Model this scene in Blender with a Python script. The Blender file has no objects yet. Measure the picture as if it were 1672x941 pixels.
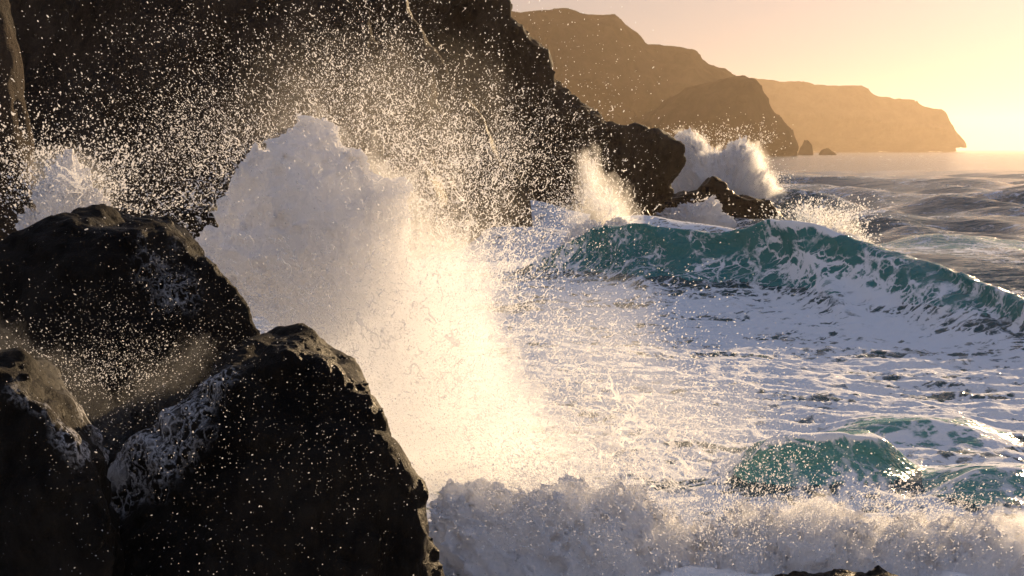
import bpy, math
import numpy as np
from mathutils import Vector

R = math.radians
sc = bpy.context.scene
col = sc.collection

# ------------------------------------------------------------------ camera
CAM_H, PITCH, FPX = 6.0, 5.57, 2322.0          # metres, degrees, focal length in photo pixels
cam_data = bpy.data.cameras.new('camera')
cam_data.lens, cam_data.sensor_width = 50.0, 36.0
cam_data.clip_start, cam_data.clip_end = 0.1, 40000
cam = bpy.data.objects.new('camera', cam_data)
cam.location = (0, 0, CAM_H)
cam.rotation_euler = (R(90 - PITCH), 0, 0)
col.objects.link(cam)
sc.camera = cam

# ------------------------------------------------------------------ sky, sun, exposure
SUN_AZ, SUN_EL = 31.0, 13.0                     # degrees right of the view direction, degrees up
world = bpy.data.worlds.new('World')
sc.world = world
world.use_nodes = True
wn = world.node_tree
wn.nodes.clear()
sky = wn.nodes.new('ShaderNodeTexSky')
sky.sky_type = 'NISHITA'
sky.sun_disc = False
sky.sun_elevation = R(SUN_EL)
sky.sun_rotation = R(SUN_AZ)
sky.altitude = 0
sky.air_density = 1.0
sky.dust_density = 3.0
sky.ozone_density = 1.0
wbg = wn.nodes.new('ShaderNodeBackground')
wbg.inputs['Strength'].default_value = 0.131
wout = wn.nodes.new('ShaderNodeOutputWorld')
sgm = wn.nodes.new('ShaderNodeGamma'); sgm.inputs[1].default_value = 0.25      # softer contrast between the sun's side and the rest
shs = wn.nodes.new('ShaderNodeHueSaturation'); shs.inputs['Saturation'].default_value = 0.72
stn = wn.nodes.new('ShaderNodeMix'); stn.data_type = 'RGBA'; stn.blend_type = 'MULTIPLY'
stn.inputs[0].default_value = 1.0
stc = wn.nodes.new('ShaderNodeTexCoord'); sxyz = wn.nodes.new('ShaderNodeSeparateXYZ'); srm = wn.nodes.new('ShaderNodeMapRange')
srm.inputs[1].default_value = 0.25; srm.inputs[2].default_value = 0.8
sgr = wn.nodes.new('ShaderNodeMix'); sgr.data_type = 'RGBA'                    # golden low sky, bluer overhead
sgr.inputs[6].default_value = (0.98, 0.925, 0.985, 1); sgr.inputs[7].default_value = (0.86, 1.0, 1.45, 1)
wn.links.new(stc.outputs['Generated'], sxyz.inputs[0]); wn.links.new(sxyz.outputs['Z'], srm.inputs[0])
wn.links.new(srm.outputs[0], sgr.inputs[0]); wn.links.new(sgr.outputs[2], stn.inputs[7])
wn.links.new(sky.outputs['Color'], sgm.inputs[0])
wn.links.new(sgm.outputs[0], shs.inputs['Color'])
wn.links.new(shs.outputs[0], stn.inputs[6])
wn.links.new(stn.outputs[2], wbg.inputs['Color'])
wn.links.new(wbg.outputs[0], wout.inputs['Surface'])

sun_data = bpy.data.lights.new('sun', 'SUN')
sun_data.energy = 5.0
sun_data.angle = R(0.6)
sun_data.color = (1.0, 0.71, 0.40)
sun = bpy.data.objects.new('sun', sun_data)
_d = Vector((math.sin(R(SUN_AZ)) * math.cos(R(SUN_EL)), math.cos(R(SUN_AZ)) * math.cos(R(SUN_EL)), math.sin(R(SUN_EL))))
sun.rotation_euler = _d.to_track_quat('Z', 'Y').to_euler()
sun.location = _d * 60
col.objects.link(sun)

sc.view_settings.view_transform = 'Standard'
sc.view_settings.look = 'None'
sc.view_settings.exposure = 0.9
sc.view_settings.gamma = 1.0
sc.view_settings.use_curve_mapping = False
cy = sc.cycles
cy.use_denoising = True
cy.denoiser = 'OPENIMAGEDENOISE'
cy.denoising_input_passes = 'RGB_ALBEDO_NORMAL'
cy.denoising_prefilter = 'ACCURATE'
cy.use_adaptive_sampling = True
cy.adaptive_threshold = 0.02
cy.max_bounces = 14
cy.diffuse_bounces = 4
cy.glossy_bounces = 3
cy.transmission_bounces = 4
cy.transparent_max_bounces = 48
cy.volume_bounces = 8
cy.sample_clamp_indirect = 6.0
cy.caustics_reflective = False
cy.caustics_refractive = False

# ------------------------------------------------------------------ helpers: pixels of the photo to world metres
_cp, _sp = math.cos(R(PITCH)), math.sin(R(PITCH))
def at(px, py, Y):
    """World point seen at photo pixel (px, py) and standing Y metres away."""
    x = (px - 836.0) / FPX
    y = -(py - 470.5) / FPX
    dy, dz = _cp + y * _sp, -_sp + y * _cp
    t = Y / dy
    return np.array([x * t, Y, CAM_H + dz * t])

def xz(pts, Y):
    return np.array([[at(a, b, Y)[0], at(a, b, Y)[2]] for a, b in pts])

# ------------------------------------------------------------------ helpers: noise
_rng = np.random.default_rng(7)
_perm = _rng.permutation(256).astype(np.int32)
_perm = np.concatenate([_perm, _perm, _perm])
_g = _rng.normal(size=(256, 3)).astype(np.float32)
_g /= np.linalg.norm(_g, axis=1)[:, None]

def perlin(x, y, z):
    x = np.asarray(x, np.float32); y = np.asarray(y, np.float32); z = np.asarray(z, np.float32)
    x, y, z = np.broadcast_arrays(x, y, z)
    xi = np.floor(x).astype(np.int32); yi = np.floor(y).astype(np.int32); zi = np.floor(z).astype(np.int32)
    fx = x - xi; fy = y - yi; fz = z - zi
    xi &= 255; yi &= 255; zi &= 255
    u = fx * fx * fx * (fx * (fx * 6 - 15) + 10)
    v = fy * fy * fy * (fy * (fy * 6 - 15) + 10)
    w = fz * fz * fz * (fz * (fz * 6 - 15) + 10)
    out = 0
    for dx in (0, 1):
        px = _perm[xi + dx]; wx = u if dx else 1 - u; ax = fx - dx
        for dy in (0, 1):
            pxy = _perm[px + yi + dy]; wxy = wx * (v if dy else 1 - v); ay = fy - dy
            for dz in (0, 1):
                h = _perm[pxy + zi + dz]
                out = out + wxy * (w if dz else 1 - w) * (_g[h, 0] * ax + _g[h, 1] * ay + _g[h, 2] * (fz - dz))
    return out * 1.4

def fbm(x, y, z, octaves=4, gain=0.5, lac=2.03, mode=''):
    """mode: '' plain, 'ridge' sharp ridges, 'billow' rounded lumps; about -1..1."""
    s, a, n = 0, 1.0, 0.0
    for k in range(octaves):
        p = perlin(x + 17.3 * k, y - 9.1 * k, z + 5.7 * k)
        if mode == 'ridge':
            p = 1 - 2 * np.abs(p)
        elif mode == 'billow':
            p = 2 * np.abs(p) - 0.6
        s = s + a * p
        n += a
        a *= gain
        x, y, z = x * lac, y * lac, z * lac
    return s / n

def sstep(a, b, x):
    t = np.clip((x - a) / (b - a), 0, 1)
    return t * t * (3 - 2 * t)

def smin(a, b, k):
    h = np.clip(0.5 + 0.5 * (b - a) / k, 0, 1)
    return b * (1 - h) + a * h - k * h * (1 - h)

def smax(a, b, k):
    return -smin(-a, -b, k)

# ------------------------------------------------------------------ helpers: meshes and objects
def mesh_from(name, verts, faces, smooth=True):
    verts = np.ascontiguousarray(verts, np.float32)
    faces = np.ascontiguousarray(faces, np.int32)
    me = bpy.data.meshes.new(name)
    k = faces.shape[1]
    me.vertices.add(len(verts)); me.vertices.foreach_set('co', verts.ravel())
    me.loops.add(faces.size); me.loops.foreach_set('vertex_index', faces.ravel())
    me.polygons.add(len(faces)); me.polygons.foreach_set('loop_start', np.arange(0, faces.size, k, dtype=np.int32))
    me.polygons.foreach_set('use_smooth', np.full(len(faces), smooth))
    me.update(calc_edges=True)
    return me

def obj(name, me, mat=None, parent=None, label=None, cat=None, group=None, kind=None):
    o = bpy.data.objects.new(name, me)
    col.objects.link(o)
    if me is not None and mat is not None:
        me.materials.append(mat)
    if parent is not None:
        o.parent = parent
        o.location = -Vector(parent.location)
    if label: o['label'] = label
    if cat: o['category'] = cat
    if group: o['group'] = group
    if kind: o['kind'] = kind
    return o

def thing(name, loc, label, cat, group=None):
    o = obj(name, None, label=label, cat=cat, group=group)
    o.location = Vector([float(c) for c in loc])
    return o

def nets(f, lo, h):
    """Surface of the field f < 0 on a regular grid (naive surface nets)."""
    f = f.astype(np.float32)
    nx, ny, nz = f.shape
    neg = f < 0
    cnt = np.zeros((nx - 1, ny - 1, nz - 1), np.int8)
    for dx in (0, 1):
        for dy in (0, 1):
            for dz in (0, 1):
                cnt += neg[dx:nx - 1 + dx, dy:ny - 1 + dy, dz:nz - 1 + dz]
    act = (cnt > 0) & (cnt < 8)
    ix, iy, iz = np.nonzero(act)
    idx = np.full(act.shape, -1, np.int32)
    idx[ix, iy, iz] = np.arange(len(ix))
    acc = np.zeros((len(ix), 3), np.float32); n = np.zeros(len(ix), np.float32)
    C = [(a, b, c) for a in (0, 1) for b in (0, 1) for c in (0, 1)]
    for i, a in enumerate(C):
        for b in C[i + 1:]:
            d = np.subtract(b, a)
            if np.abs(d).sum() != 1:
                continue
            fa = f[ix + a[0], iy + a[1], iz + a[2]]; fb = f[ix + b[0], iy + b[1], iz + b[2]]
            c = (fa < 0) != (fb < 0)
            t = np.where(c, fa / np.where(c, fa - fb, 1), 0)
            acc += np.where(c[:, None], np.array(a, np.float32) + t[:, None] * d.astype(np.float32), 0)
            n += c
    v = (np.stack([ix, iy, iz], 1) + acc / n[:, None]) * h + np.asarray(lo, np.float32)
    quads = []
    for ax in range(3):
        s0 = [slice(1, -1)] * 3; s1 = [slice(1, -1)] * 3
        s0[ax] = slice(0, -1); s1[ax] = slice(1, None)
        A, B = neg[tuple(s0)], neg[tuple(s1)]
        for inside, flip in ((A & ~B, False), (~A & B, True)):
            p = np.stack(np.nonzero(inside), 1)
            off = np.ones(3, int); off[ax] = 0
            p = p + off
            u, w = (ax + 1) % 3, (ax + 2) % 3
            q = []
            for du, dw in ((-1, -1), (0, -1), (0, 0), (-1, 0)):
                s = p.copy(); s[:, u] += du; s[:, w] += dw
                q.append(idx[s[:, 0], s[:, 1], s[:, 2]])
            q = np.stack(q, 1)
            quads.append(q[:, ::-1] if flip else q)
    return v, np.concatenate(quads)

def largest(v, q):
    """Keep the biggest connected piece of a mesh (no crumbs floating in the air)."""
    lab = np.arange(len(v))
    e = np.concatenate([q[:, [0, 1]], q[:, [1, 2]], q[:, [2, 3]], q[:, [3, 0]]])
    for _ in range(400):
        a, b_ = lab[e[:, 0]], lab[e[:, 1]]
        mn = np.minimum(a, b_)
        new = lab.copy()
        np.minimum.at(new, a, mn); np.minimum.at(new, b_, mn)
        new = new[new]; new = new[new]; new = new[new]
        if np.array_equal(new, lab):
            break
        lab = new
    big = np.bincount(lab).argmax()
    keep = lab[q[:, 0]] == big
    used, inv = np.unique(q[keep], return_inverse=True)
    return v[used], inv.reshape(-1, 4)

def grid(lo, hi, h):
    ax = [np.arange(lo[k], hi[k] + h, h, dtype=np.float32) for k in range(3)]
    return np.meshgrid(*ax, indexing='ij')

def sd_poly(px, pz, poly):
    """Signed distance to a closed polygon, negative inside (broadcast arrays)."""
    d = np.full(np.broadcast(px, pz).shape, 1e9, np.float32)
    s = np.ones(d.shape, np.float32)
    n = len(poly)
    j = n - 1
    for i in range(n):
        e = poly[j] - poly[i]
        wx, wz = px - poly[i][0], pz - poly[i][1]
        t = np.clip((wx * e[0] + wz * e[1]) / max(e @ e, 1e-12), 0, 1)
        bx, bz = wx - e[0] * t, wz - e[1] * t
        d = np.minimum(d, bx * bx + bz * bz)
        c1, c2, c3 = pz >= poly[i][1], pz < poly[j][1], e[0] * wz > e[1] * wx
        s = np.where((c1 & c2 & c3) | (~c1 & ~c2 & ~c3), -s, s)
        j = i
    return s * np.sqrt(d)

# ------------------------------------------------------------------ helpers: materials
class NT:
    def __init__(self, name):
        self.m = bpy.data.materials.new(name); self.m.use_nodes = True
        self.t = self.m.node_tree; self.t.nodes.clear()
        self.out = self.n('OutputMaterial')
    def n(self, kind, **kw):
        nd = self.t.nodes.new('ShaderNode' + kind)
        for k, v in kw.items():
            if k.startswith('i_'):
                key = k[2:].replace('_', ' ')
                nd.inputs[key].default_value = v
            else:
                setattr(nd, k, v)
        return nd
    def l(self, a, b):
        self.t.links.new(a, b)
    def val(self, x, sock):
        if isinstance(x, (int, float)): sock.default_value = x
        else: self.l(x, sock)
    def math(self, op, a, b=0.0, c=None, clamp=False):
        nd = self.n('Math', operation=op, use_clamp=clamp)
        self.val(a, nd.inputs[0]); self.val(b, nd.inputs[1])
        if c is not None: self.val(c, nd.inputs[2])
        return nd.outputs[0]
    def step(self, x, a, b):
        nd = self.n('MapRange', interpolation_type='SMOOTHSTEP', clamp=True)
        self.l(x, nd.inputs[0]); nd.inputs[1].default_value = a; nd.inputs[2].default_value = b
        return nd.outputs[0]
    def noise(self, vec, scale, detail=4, rough=0.55, dist=0.0):
        nd = self.n('TexNoise', i_Scale=scale, i_Detail=detail, i_Roughness=rough, i_Distortion=dist)
        if vec is not None: self.l(vec, nd.inputs['Vector'])
        return nd
    def mapping(self, vec, scale=(1, 1, 1), loc=(0, 0, 0), rot=(0, 0, 0)):
        nd = self.n('Mapping'); self.l(vec, nd.inputs[0])
        nd.inputs['Scale'].default_value = scale; nd.inputs['Location'].default_value = loc; nd.inputs['Rotation'].default_value = rot
        return nd.outputs[0]
    def mix(self, f, a, b):
        nd = self.n('Mix', data_type='RGBA')
        self.val(f, nd.inputs[0])
        for s, k in ((a, 6), (b, 7)):
            if isinstance(s, tuple): nd.inputs[k].default_value = (*s, 1)
            else: self.l(s, nd.inputs[k])
        return nd.outputs[2]
    def shmix(self, f, a, b):
        nd = self.n('MixShader'); self.val(f, nd.inputs[0]); self.l(a, nd.inputs[1]); self.l(b, nd.inputs[2])
        return nd.outputs[0]
    def bump(self, h, strength, dist, normal=None):
        nd = self.n('Bump', i_Strength=strength, i_Distance=dist); self.l(h, nd.inputs['Height'])
        if normal is not None: self.l(normal, nd.inputs['Normal'])
        return nd.outputs[0]

def mat_rock(name, dark, light, scale=1.0, rough=0.55, bump=0.06, trails=0.0, spec=0.08, wash=()):
    m = NT(name)
    pos = m.n('NewGeometry').outputs['Position']
    n1 = m.noise(pos, 0.9 * scale, 8, 0.6).outputs[0]
    n2 = m.noise(pos, 6.0 * scale, 10, 0.7).outputs[0]
    n3 = m.noise(m.mapping(pos, (1, 1, 0.35)), 3.0 * scale, 9, 0.65, 0.6).outputs[0]
    c = m.mix(m.step(m.math('ADD', m.math('MULTIPLY', n1, 0.6), m.math('MULTIPLY', n3, 0.5)), 0.4, 0.72), dark, light)
    n4 = m.noise(pos, 26.0 * scale, 6, 0.7).outputs[0]
    if trails:
        wob = m.n('VectorMath', operation='SCALE'); m.l(m.noise(pos, 2.5, 4, 0.6).outputs['Color'], wob.inputs[0]); wob.inputs['Scale'].default_value = 0.5
        wp = m.n('VectorMath', operation='ADD'); m.l(pos, wp.inputs[0]); m.l(wob.outputs[0], wp.inputs[1])
        def net(scale, w):
            vo = m.n('TexVoronoi', feature='DISTANCE_TO_EDGE', i_Scale=scale); m.l(m.mapping(wp.outputs[0], (1, 1, 0.7)), vo.inputs['Vector'])
            return m.math('SUBTRACT', 1.0, m.step(vo.outputs['Distance'], 0.0, w))
        ln = m.math('MAXIMUM', net(3.4, 0.09), net(8.0, 0.16))
        th = None
        for cpt, rad in wash:                      # where the water has just run off and left its foam
            dn = m.n('VectorMath', operation='DISTANCE'); m.l(pos, dn.inputs[0]); dn.inputs[1].default_value = [float(q) for q in cpt]
            e = m.math('SUBTRACT', 1.0, m.math('DIVIDE', dn.outputs['Value'], rad))
            e = m.math('ADD', e, m.math('MULTIPLY', m.math('SUBTRACT', m.noise(pos, 1.6, 5, 0.65).outputs[0], 0.5), 1.1))
            th = e if th is None else m.math('MAXIMUM', th, e)
        full = m.step(th, 0.6, 0.95)
        ln = m.math('MAXIMUM', m.math('MULTIPLY', ln, m.step(th, 0.0, 0.5)), full)
        ln = m.math('MULTIPLY', ln, m.step(m.math('ADD', n4, m.math('MULTIPLY', full, 0.25)), 0.36, 0.6))
        c = m.mix(m.math('MULTIPLY', ln, trails), c, (0.6, 0.6, 0.62))
    p = m.n('BsdfPrincipled')
    m.l(c, p.inputs['Base Color'])
    m.l(m.math('ADD', m.math('MULTIPLY', m.step(n1, 0.38, 0.62), 0.4), rough - 0.25), p.inputs['Roughness'])      # wet and drier patches
    p.inputs['Specular IOR Level'].default_value = spec
    hgt = m.math('ADD', m.math('ADD', m.math('MULTIPLY', n2, 0.6), n3), m.math('MULTIPLY', n4, 0.35))
    m.l(m.bump(hgt, 0.9, bump / scale), p.inputs['Normal'])
    m.l(p.outputs[0], m.out.inputs[0])
    return m.m

def mat_foam(name, colour=(0.86, 0.86, 0.88), translucent=0.35, bscale=9.0, bdist=0.05):
    """White water: light passes into it as well as bouncing off it."""
    m = NT(name)
    pos = m.n('NewGeometry').outputs['Position']
    n1 = m.noise(pos, bscale, 8, 0.7).outputs[0]
    nm = m.bump(n1, 0.8, bdist)
    d = m.n('BsdfDiffuse'); d.inputs[0].default_value = (*colour, 1); m.l(nm, d.inputs['Normal'])
    t = m.n('BsdfTranslucent'); t.inputs[0].default_value = (*colour, 1); m.l(nm, t.inputs['Normal'])
    m.l(m.shmix(translucent, d.outputs[0], t.outputs[0]), m.out.inputs[0])
    return m.m

def mat_droplet(name, colour=(0.95, 0.95, 0.96)):
    m = NT(name)
    t = m.n('BsdfTranslucent'); t.inputs[0].default_value = (*colour, 1)
    d = m.n('BsdfDiffuse'); d.inputs[0].default_value = (*colour, 1)
    x = m.n('BsdfTransparent')
    a = m.shmix(0.4, t.outputs[0], d.outputs[0])
    m.l(m.shmix(0.45, a, x.outputs[0]), m.out.inputs[0])
    return m.m

def mat_mist(name, density, aniso=0.55, colour=(1, 1, 1), noise=None):
    """Fine spray as a volume; noise = (scale, low, high, stretch) breaks it up."""
    m = NT(name)
    v = m.n('VolumePrincipled')
    v.inputs['Color'].default_value = (*colour, 1)
    v.inputs['Anisotropy'].default_value = aniso
    if noise is None:
        v.inputs['Density'].default_value = density
    else:
        oc = m.n('TexCoord').outputs['Object']
        ln = m.n('VectorMath', operation='LENGTH'); m.l(oc, ln.inputs[0])
        fall = m.math('SUBTRACT', 1.0, ln.outputs['Value'])
        wp = m.n('NewGeometry').outputs['Position']
        n1 = m.noise(m.mapping(wp, noise[3]), noise[0], 4, 0.6, 0.4).outputs[0]
        q = m.math('ADD', fall, m.math('MULTIPLY', m.math('SUBTRACT', n1, 0.5), 1.6))
        m.l(m.math('MULTIPLY', m.math('MULTIPLY', m.step(q, noise[1], noise[2]), m.step(fall, 0.0, 0.25)), density), v.inputs['Density'])
    m.l(v.outputs[0], m.out.inputs['Volume'])
    return m.m
# ------------------------------------------------------------------ air
hz = NT('haze')
hv = hz.n('VolumePrincipled', i_Density=0.000058, i_Anisotropy=0.6)
hv.inputs['Color'].default_value = (1.0, 0.79, 0.60, 1)
hz.l(hv.outputs[0], hz.out.inputs['Volume'])
def box(lo, hi):
    v = np.array([[x, y, z] for x in (lo[0], hi[0]) for y in (lo[1], hi[1]) for z in (lo[2], hi[2])])
    return mesh_from('box', v, np.array([[0, 1, 3, 2], [4, 6, 7, 5], [0, 4, 5, 1], [2, 3, 7, 6], [0, 2, 6, 4], [1, 5, 7, 3]]), False)
obj('haze', box((-4200, -200, -6), (4200, 9500, 215)), hz.m, kind='stuff')

# ------------------------------------------------------------------ headlands
def headland(name, pts, Y, depth, h, mat, label, rough):
    poly = xz(pts, Y)
    lo = np.array([poly[:, 0].min() - 4 * h, Y - depth, -4.0]); hi = np.array([poly[:, 0].max() + 4 * h, Y + depth * 1.3, poly[:, 1].max() + 5 * h])
    X, YY, Z = grid(lo, hi, h)
    sd = sd_poly(X[:, 0, :], Z[:, 0, :], poly)[:, None, :]
    d = (YY - Y) / depth
    f = sd + np.clip(np.abs(d) - 0.3, 0, 1.2) ** 2 * depth * 1.3
    s = 1.0 / rough
    n = fbm(X * s, YY * s, Z * s * 0.45, 6, 0.6, mode='ridge') * rough * 0.26
    gul = fbm(X * s * 0.6, YY * s * 0.6, Z * 0.0 + 3.3, 3, 0.5) * rough * 0.4
    strata = np.sin(Z * 6.283 / (rough * 0.35) + fbm(X * s * .5, YY * s * .5, Z * s * .5, 2) * 3) * rough * 0.02
    f = f + (n + gul) * np.clip(0.15 + np.abs(d) * 1.5, 0, 1) + strata + fbm(X * s * 6, YY * s * 6, Z * s * 6, 3, 0.6, mode='ridge') * rough * 0.045
    f[:, :, 0] = np.maximum(f[:, :, 0], 0.1)
    v, q = nets(f, lo, h)
    return obj(name, mesh_from(name, v, q), mat, label=label, kind='structure')

M_head = mat_rock('headland_rock', (0.015, 0.012, 0.010), (0.042, 0.032, 0.024), 0.03, 0.95, 0.09, spec=0.0)
headland('headland', [(560, -60), (700, -8), (800, 10), (847, 20), (905, 20), (1000, 23), (1022, 36), (1034, 52), (1052, 68), (1075, 72), (1128, 80), (1144, 96), (1152, 107),
                      (1185, 125), (1225, 200), (1240, 262), (560, 262)], 1750, 240, 4.0, M_head, 'tall flat topped headland with a stepped brown cliff edge behind the near cliff', 60)
headland('headland', [(1040, 200), (1080, 165), (1120, 140), (1165, 132), (1190, 122), (1217, 118), (1232, 127), (1243, 148), (1262, 180), (1280, 192), (1294, 212), (1300, 233),
                      (1306, 246), (1309, 258), (1000, 258)], 1350, 120, 2.8, M_head, 'rounded dark brown headland sloping to the sea in front of the taller ones', 40)
headland('headland', [(1150, 128), (1240, 130), (1290, 131), (1340, 138), (1400, 139), (1420, 153), (1478, 164), (1520, 177), (1540, 202), (1552, 222), (1562, 236), (1569, 252),
                      (1150, 252)], 3300, 300, 7.0, M_head, 'farthest hazy golden headland dropping to the horizon near the sun', 90)
# ------------------------------------------------------------------ sea: one sheet, the raised waves cut out of it as things
def mat_sea(name, deep, foam_bump=0.05):
    m = NT(name)
    pos = m.n('NewGeometry').outputs['Position']
    fa = m.n('Attribute', attribute_name='foam').outputs['Fac']
    wob = m.noise(m.mapping(pos, (1, 1, 1)), 0.8, 5, 0.6)
    off = m.n('VectorMath', operation='SCALE'); m.l(wob.outputs['Color'], off.inputs[0]); off.inputs['Scale'].default_value = 1.3
    wp = m.n('VectorMath', operation='ADD'); m.l(pos, wp.inputs[0]); m.l(off.outputs[0], wp.inputs[1])
    def lace(scale, w):
        v = m.n('TexVoronoi', feature='DISTANCE_TO_EDGE', i_Scale=scale)
        m.l(m.mapping(wp.outputs[0], (0.75, 1, 1)), v.inputs['Vector'])
        nd = m.n('MapRange', interpolation_type='SMOOTHSTEP', clamp=True); m.l(v.outputs['Distance'], nd.inputs[0])
        nd.inputs[1].default_value = 0.0; nd.inputs[2].default_value = w; nd.inputs[3].default_value = 1; nd.inputs[4].default_value = 0
        return nd.outputs[0]
    web = m.math('MAXIMUM', lace(0.9, 0.16), m.math('MULTIPLY', lace(2.6, 0.2), 0.85))
    n1 = m.noise(m.mapping(wp.outputs[0], (0.42, 1, 1), rot=(0, 0, 0.3)), 1.1, 9, 0.66, 0.6).outputs[0]
    v = m.math('ADD', fa, m.math('MULTIPLY', m.math('SUBTRACT', n1, 0.5), 1.5))
    v = m.math('ADD', v, m.math('MULTIPLY', m.math('SUBTRACT', web, 0.25), 0.42))
    v = m.math('MULTIPLY', v, m.step(fa, 0.02, 0.2))
    mask = m.step(v, 0.42, 0.72)
    # water
    w = m.n('BsdfPrincipled', i_Roughness=0.12, i_IOR=1.33)
    w.inputs['Base Color'].default_value = (*deep, 1)
    r1 = m.noise(m.mapping(pos, (0.7, 1.0, 1), rot=(0, 0, 0.25)), 2.2, 6, 0.6, 0.4).outputs[0]
    r2 = m.noise(m.mapping(pos, (0.5, 1.0, 1)), 0.22, 6, 0.6, 0.3).outputs[0]
    r3 = m.noise(m.mapping(pos, (0.45, 1.0, 1), rot=(0, 0, 0.15)), 0.75, 5, 0.62, 0.3).outputs[0]
    b2 = m.bump(r3, 0.8, 0.5, m.bump(r2, 0.8, 0.9))
    m.l(m.bump(r1, 0.55, 0.10, b2), w.inputs['Normal'])
    # foam
    f1 = m.noise(m.mapping(pos, (0.8, 1, 1)), 5.0, 9, 0.7, 0.5).outputs[0]
    fb = m.bump(m.math('ADD', m.math('MULTIPLY', mask, 0.6), f1), 0.9, foam_bump)
    d = m.n('BsdfDiffuse'); d.inputs[0].default_value = (0.84, 0.85, 0.87, 1); m.l(fb, d.inputs['Normal'])
    m.l(m.shmix(mask, w.outputs[0], d.outputs[0]), m.out.inputs[0])
    return m.m

def curve(xs, ys):
    """Smooth y(x) through given points (monotone-safe cosine-free spline, linear outside)."""
    xs = np.asarray(xs, float); ys = np.asarray(ys, float)
    g = np.gradient(ys, xs)
    def f(x):
        x = np.asarray(x, float)
        i = np.clip(np.searchsorted(xs, x) - 1, 0, len(xs) - 2)
        h = xs[i + 1] - xs[i]
        t = np.clip((x - xs[i]) / h, 0, 1)
        return ((2 * t**3 - 3 * t**2 + 1) * ys[i] + (t**3 - 2 * t**2 + t) * h * g[i] + (-2 * t**3 + 3 * t**2) * ys[i + 1] + (t**3 - t**2) * h * g[i + 1])
    return f

# crest lines: pixel of the crest, distance of the crest -> plan position and height
def crest(rows):
    P = np.array([at(*r) for r in rows])
    return P
WAVES = []   # name, label, category, crest points, front width, back width, lean, foam function
WAVES.append(dict(name='breaking_wave', label='large teal wave with a foam patch tumbling down its face, breaking before the rocky point',
    P=crest([(840, 425, 68), (900, 412, 66), (960, 398, 64), (1010, 384, 62.5), (1050, 377, 61), (1090, 375, 60), (1130, 381, 59), (1180, 388, 58), (1240, 388, 57), (1290, 382, 56),
             (1330, 377, 55), (1375, 381, 54.2), (1420, 398, 53.4), (1500, 424, 51.5), (1560, 438, 50), (1620, 462, 48), (1672, 488, 46.3), (1760, 515, 44), (1850, 545, 42)]), wf=2.3, wb=5.0, lean=0.55, zero=(-4, 24)))
WAVES.append(dict(name='breaking_wave', label='small glassy teal wave arching up behind the front line of white foam',
    P=crest([(1180, 800, 23.4), (1215, 752, 23.4), (1250, 724, 23.5), (1300, 706, 23.6), (1335, 700, 23.8), (1380, 706, 24), (1430, 724, 24.2), (1480, 757, 24.4), (1530, 795, 24.6)]), wf=0.85, wb=1.5, lean=0.3, zero=(3.0, 7.6)))
WAVES.append(dict(name='breaking_wave', label='small teal swell at the lower right edge with a smooth pale top',
    P=crest([(1500, 800, 22.6), (1545, 780, 22.6), (1600, 766, 22.8), (1660, 764, 23), (1730, 775, 23.4), (1800, 800, 23.8)]), wf=0.9, wb=1.6, lean=0.2, zero=(6.2, 10.2)))
WAVES.append(dict(name='breaking_wave', label='low dark teal wave laced with foam lines just behind the small glassy wave',
    P=crest([(1330, 735, 28), (1390, 712, 28), (1450, 697, 28), (1520, 692, 28), (1590, 698, 28), (1640, 715, 28), (1700, 735, 28)]), wf=1.1, wb=1.6, lean=0.2, zero=(5.6, 11)))
WAVES.append(dict(name='breaking_wave', label='low dark swell with foam trails behind the large teal wave at the right',
    P=crest([(1400, 398, 82), (1450, 390, 82), (1520, 384, 82), (1580, 384, 82), (1640, 390, 82), (1720, 396, 82), (1800, 404, 82)]), wf=3.5, wb=5, lean=0.3, zero=(18.5, 40)))

f1024 = FPX * 1024 / 1672
rows = list(np.arange(3, 12, 0.2)) + list(np.arange(12, 72, 0.075))
y = rows[-1]
while y < 9300:
    y += max(0.075, y * y / (CAM_H * f1024) * 0.75)
    rows.append(y)
rows = np.array(rows)
tans = np.concatenate([np.linspace(-1.4, -0.43, 50), np.arange(-0.42, 0.42, 0.00085), np.linspace(0.43, 1.4, 50)])
YG, TG = np.meshgrid(rows, tans, indexing='ij')
XG = YG * TG
DR = np.gradient(rows)[:, None] * np.ones_like(TG)
ZG = np.zeros_like(XG); DX = np.zeros_like(XG); DY = np.zeros_like(XG)
wr = np.random.default_rng(11)
for lam in np.geomspace(0.5, 42, 64):
    a = 0.0085 * lam ** 0.92 * wr.uniform(0.6, 1.3)
    th = R(wr.normal(232, 26))                      # running towards the camera and the cliff
    k = 6.2832 / lam
    dxx, dyy = math.cos(th), math.sin(th)
    lod = np.clip((lam / np.maximum(DR, YG * 0.0009) - 2.5) / 3, 0, 1)
    ph = k * (dxx * XG + dyy * YG) + wr.uniform(0, 6.28)
    A = a * lod * (0.55 + (1.1 if lam < 5 else 2.1) * sstep(60, 125, YG))
    ZG += A * np.cos(ph)
    s = A * np.sin(ph) * 0.85
    DX -= s * dxx; DY -= s * dyy
# groups of waves
env = 0.7 + 0.6 * fbm(XG * 0.02, YG * 0.02, XG * 0 + 1.7, 2)
ZG *= env; DX *= env; DY *= env
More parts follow.
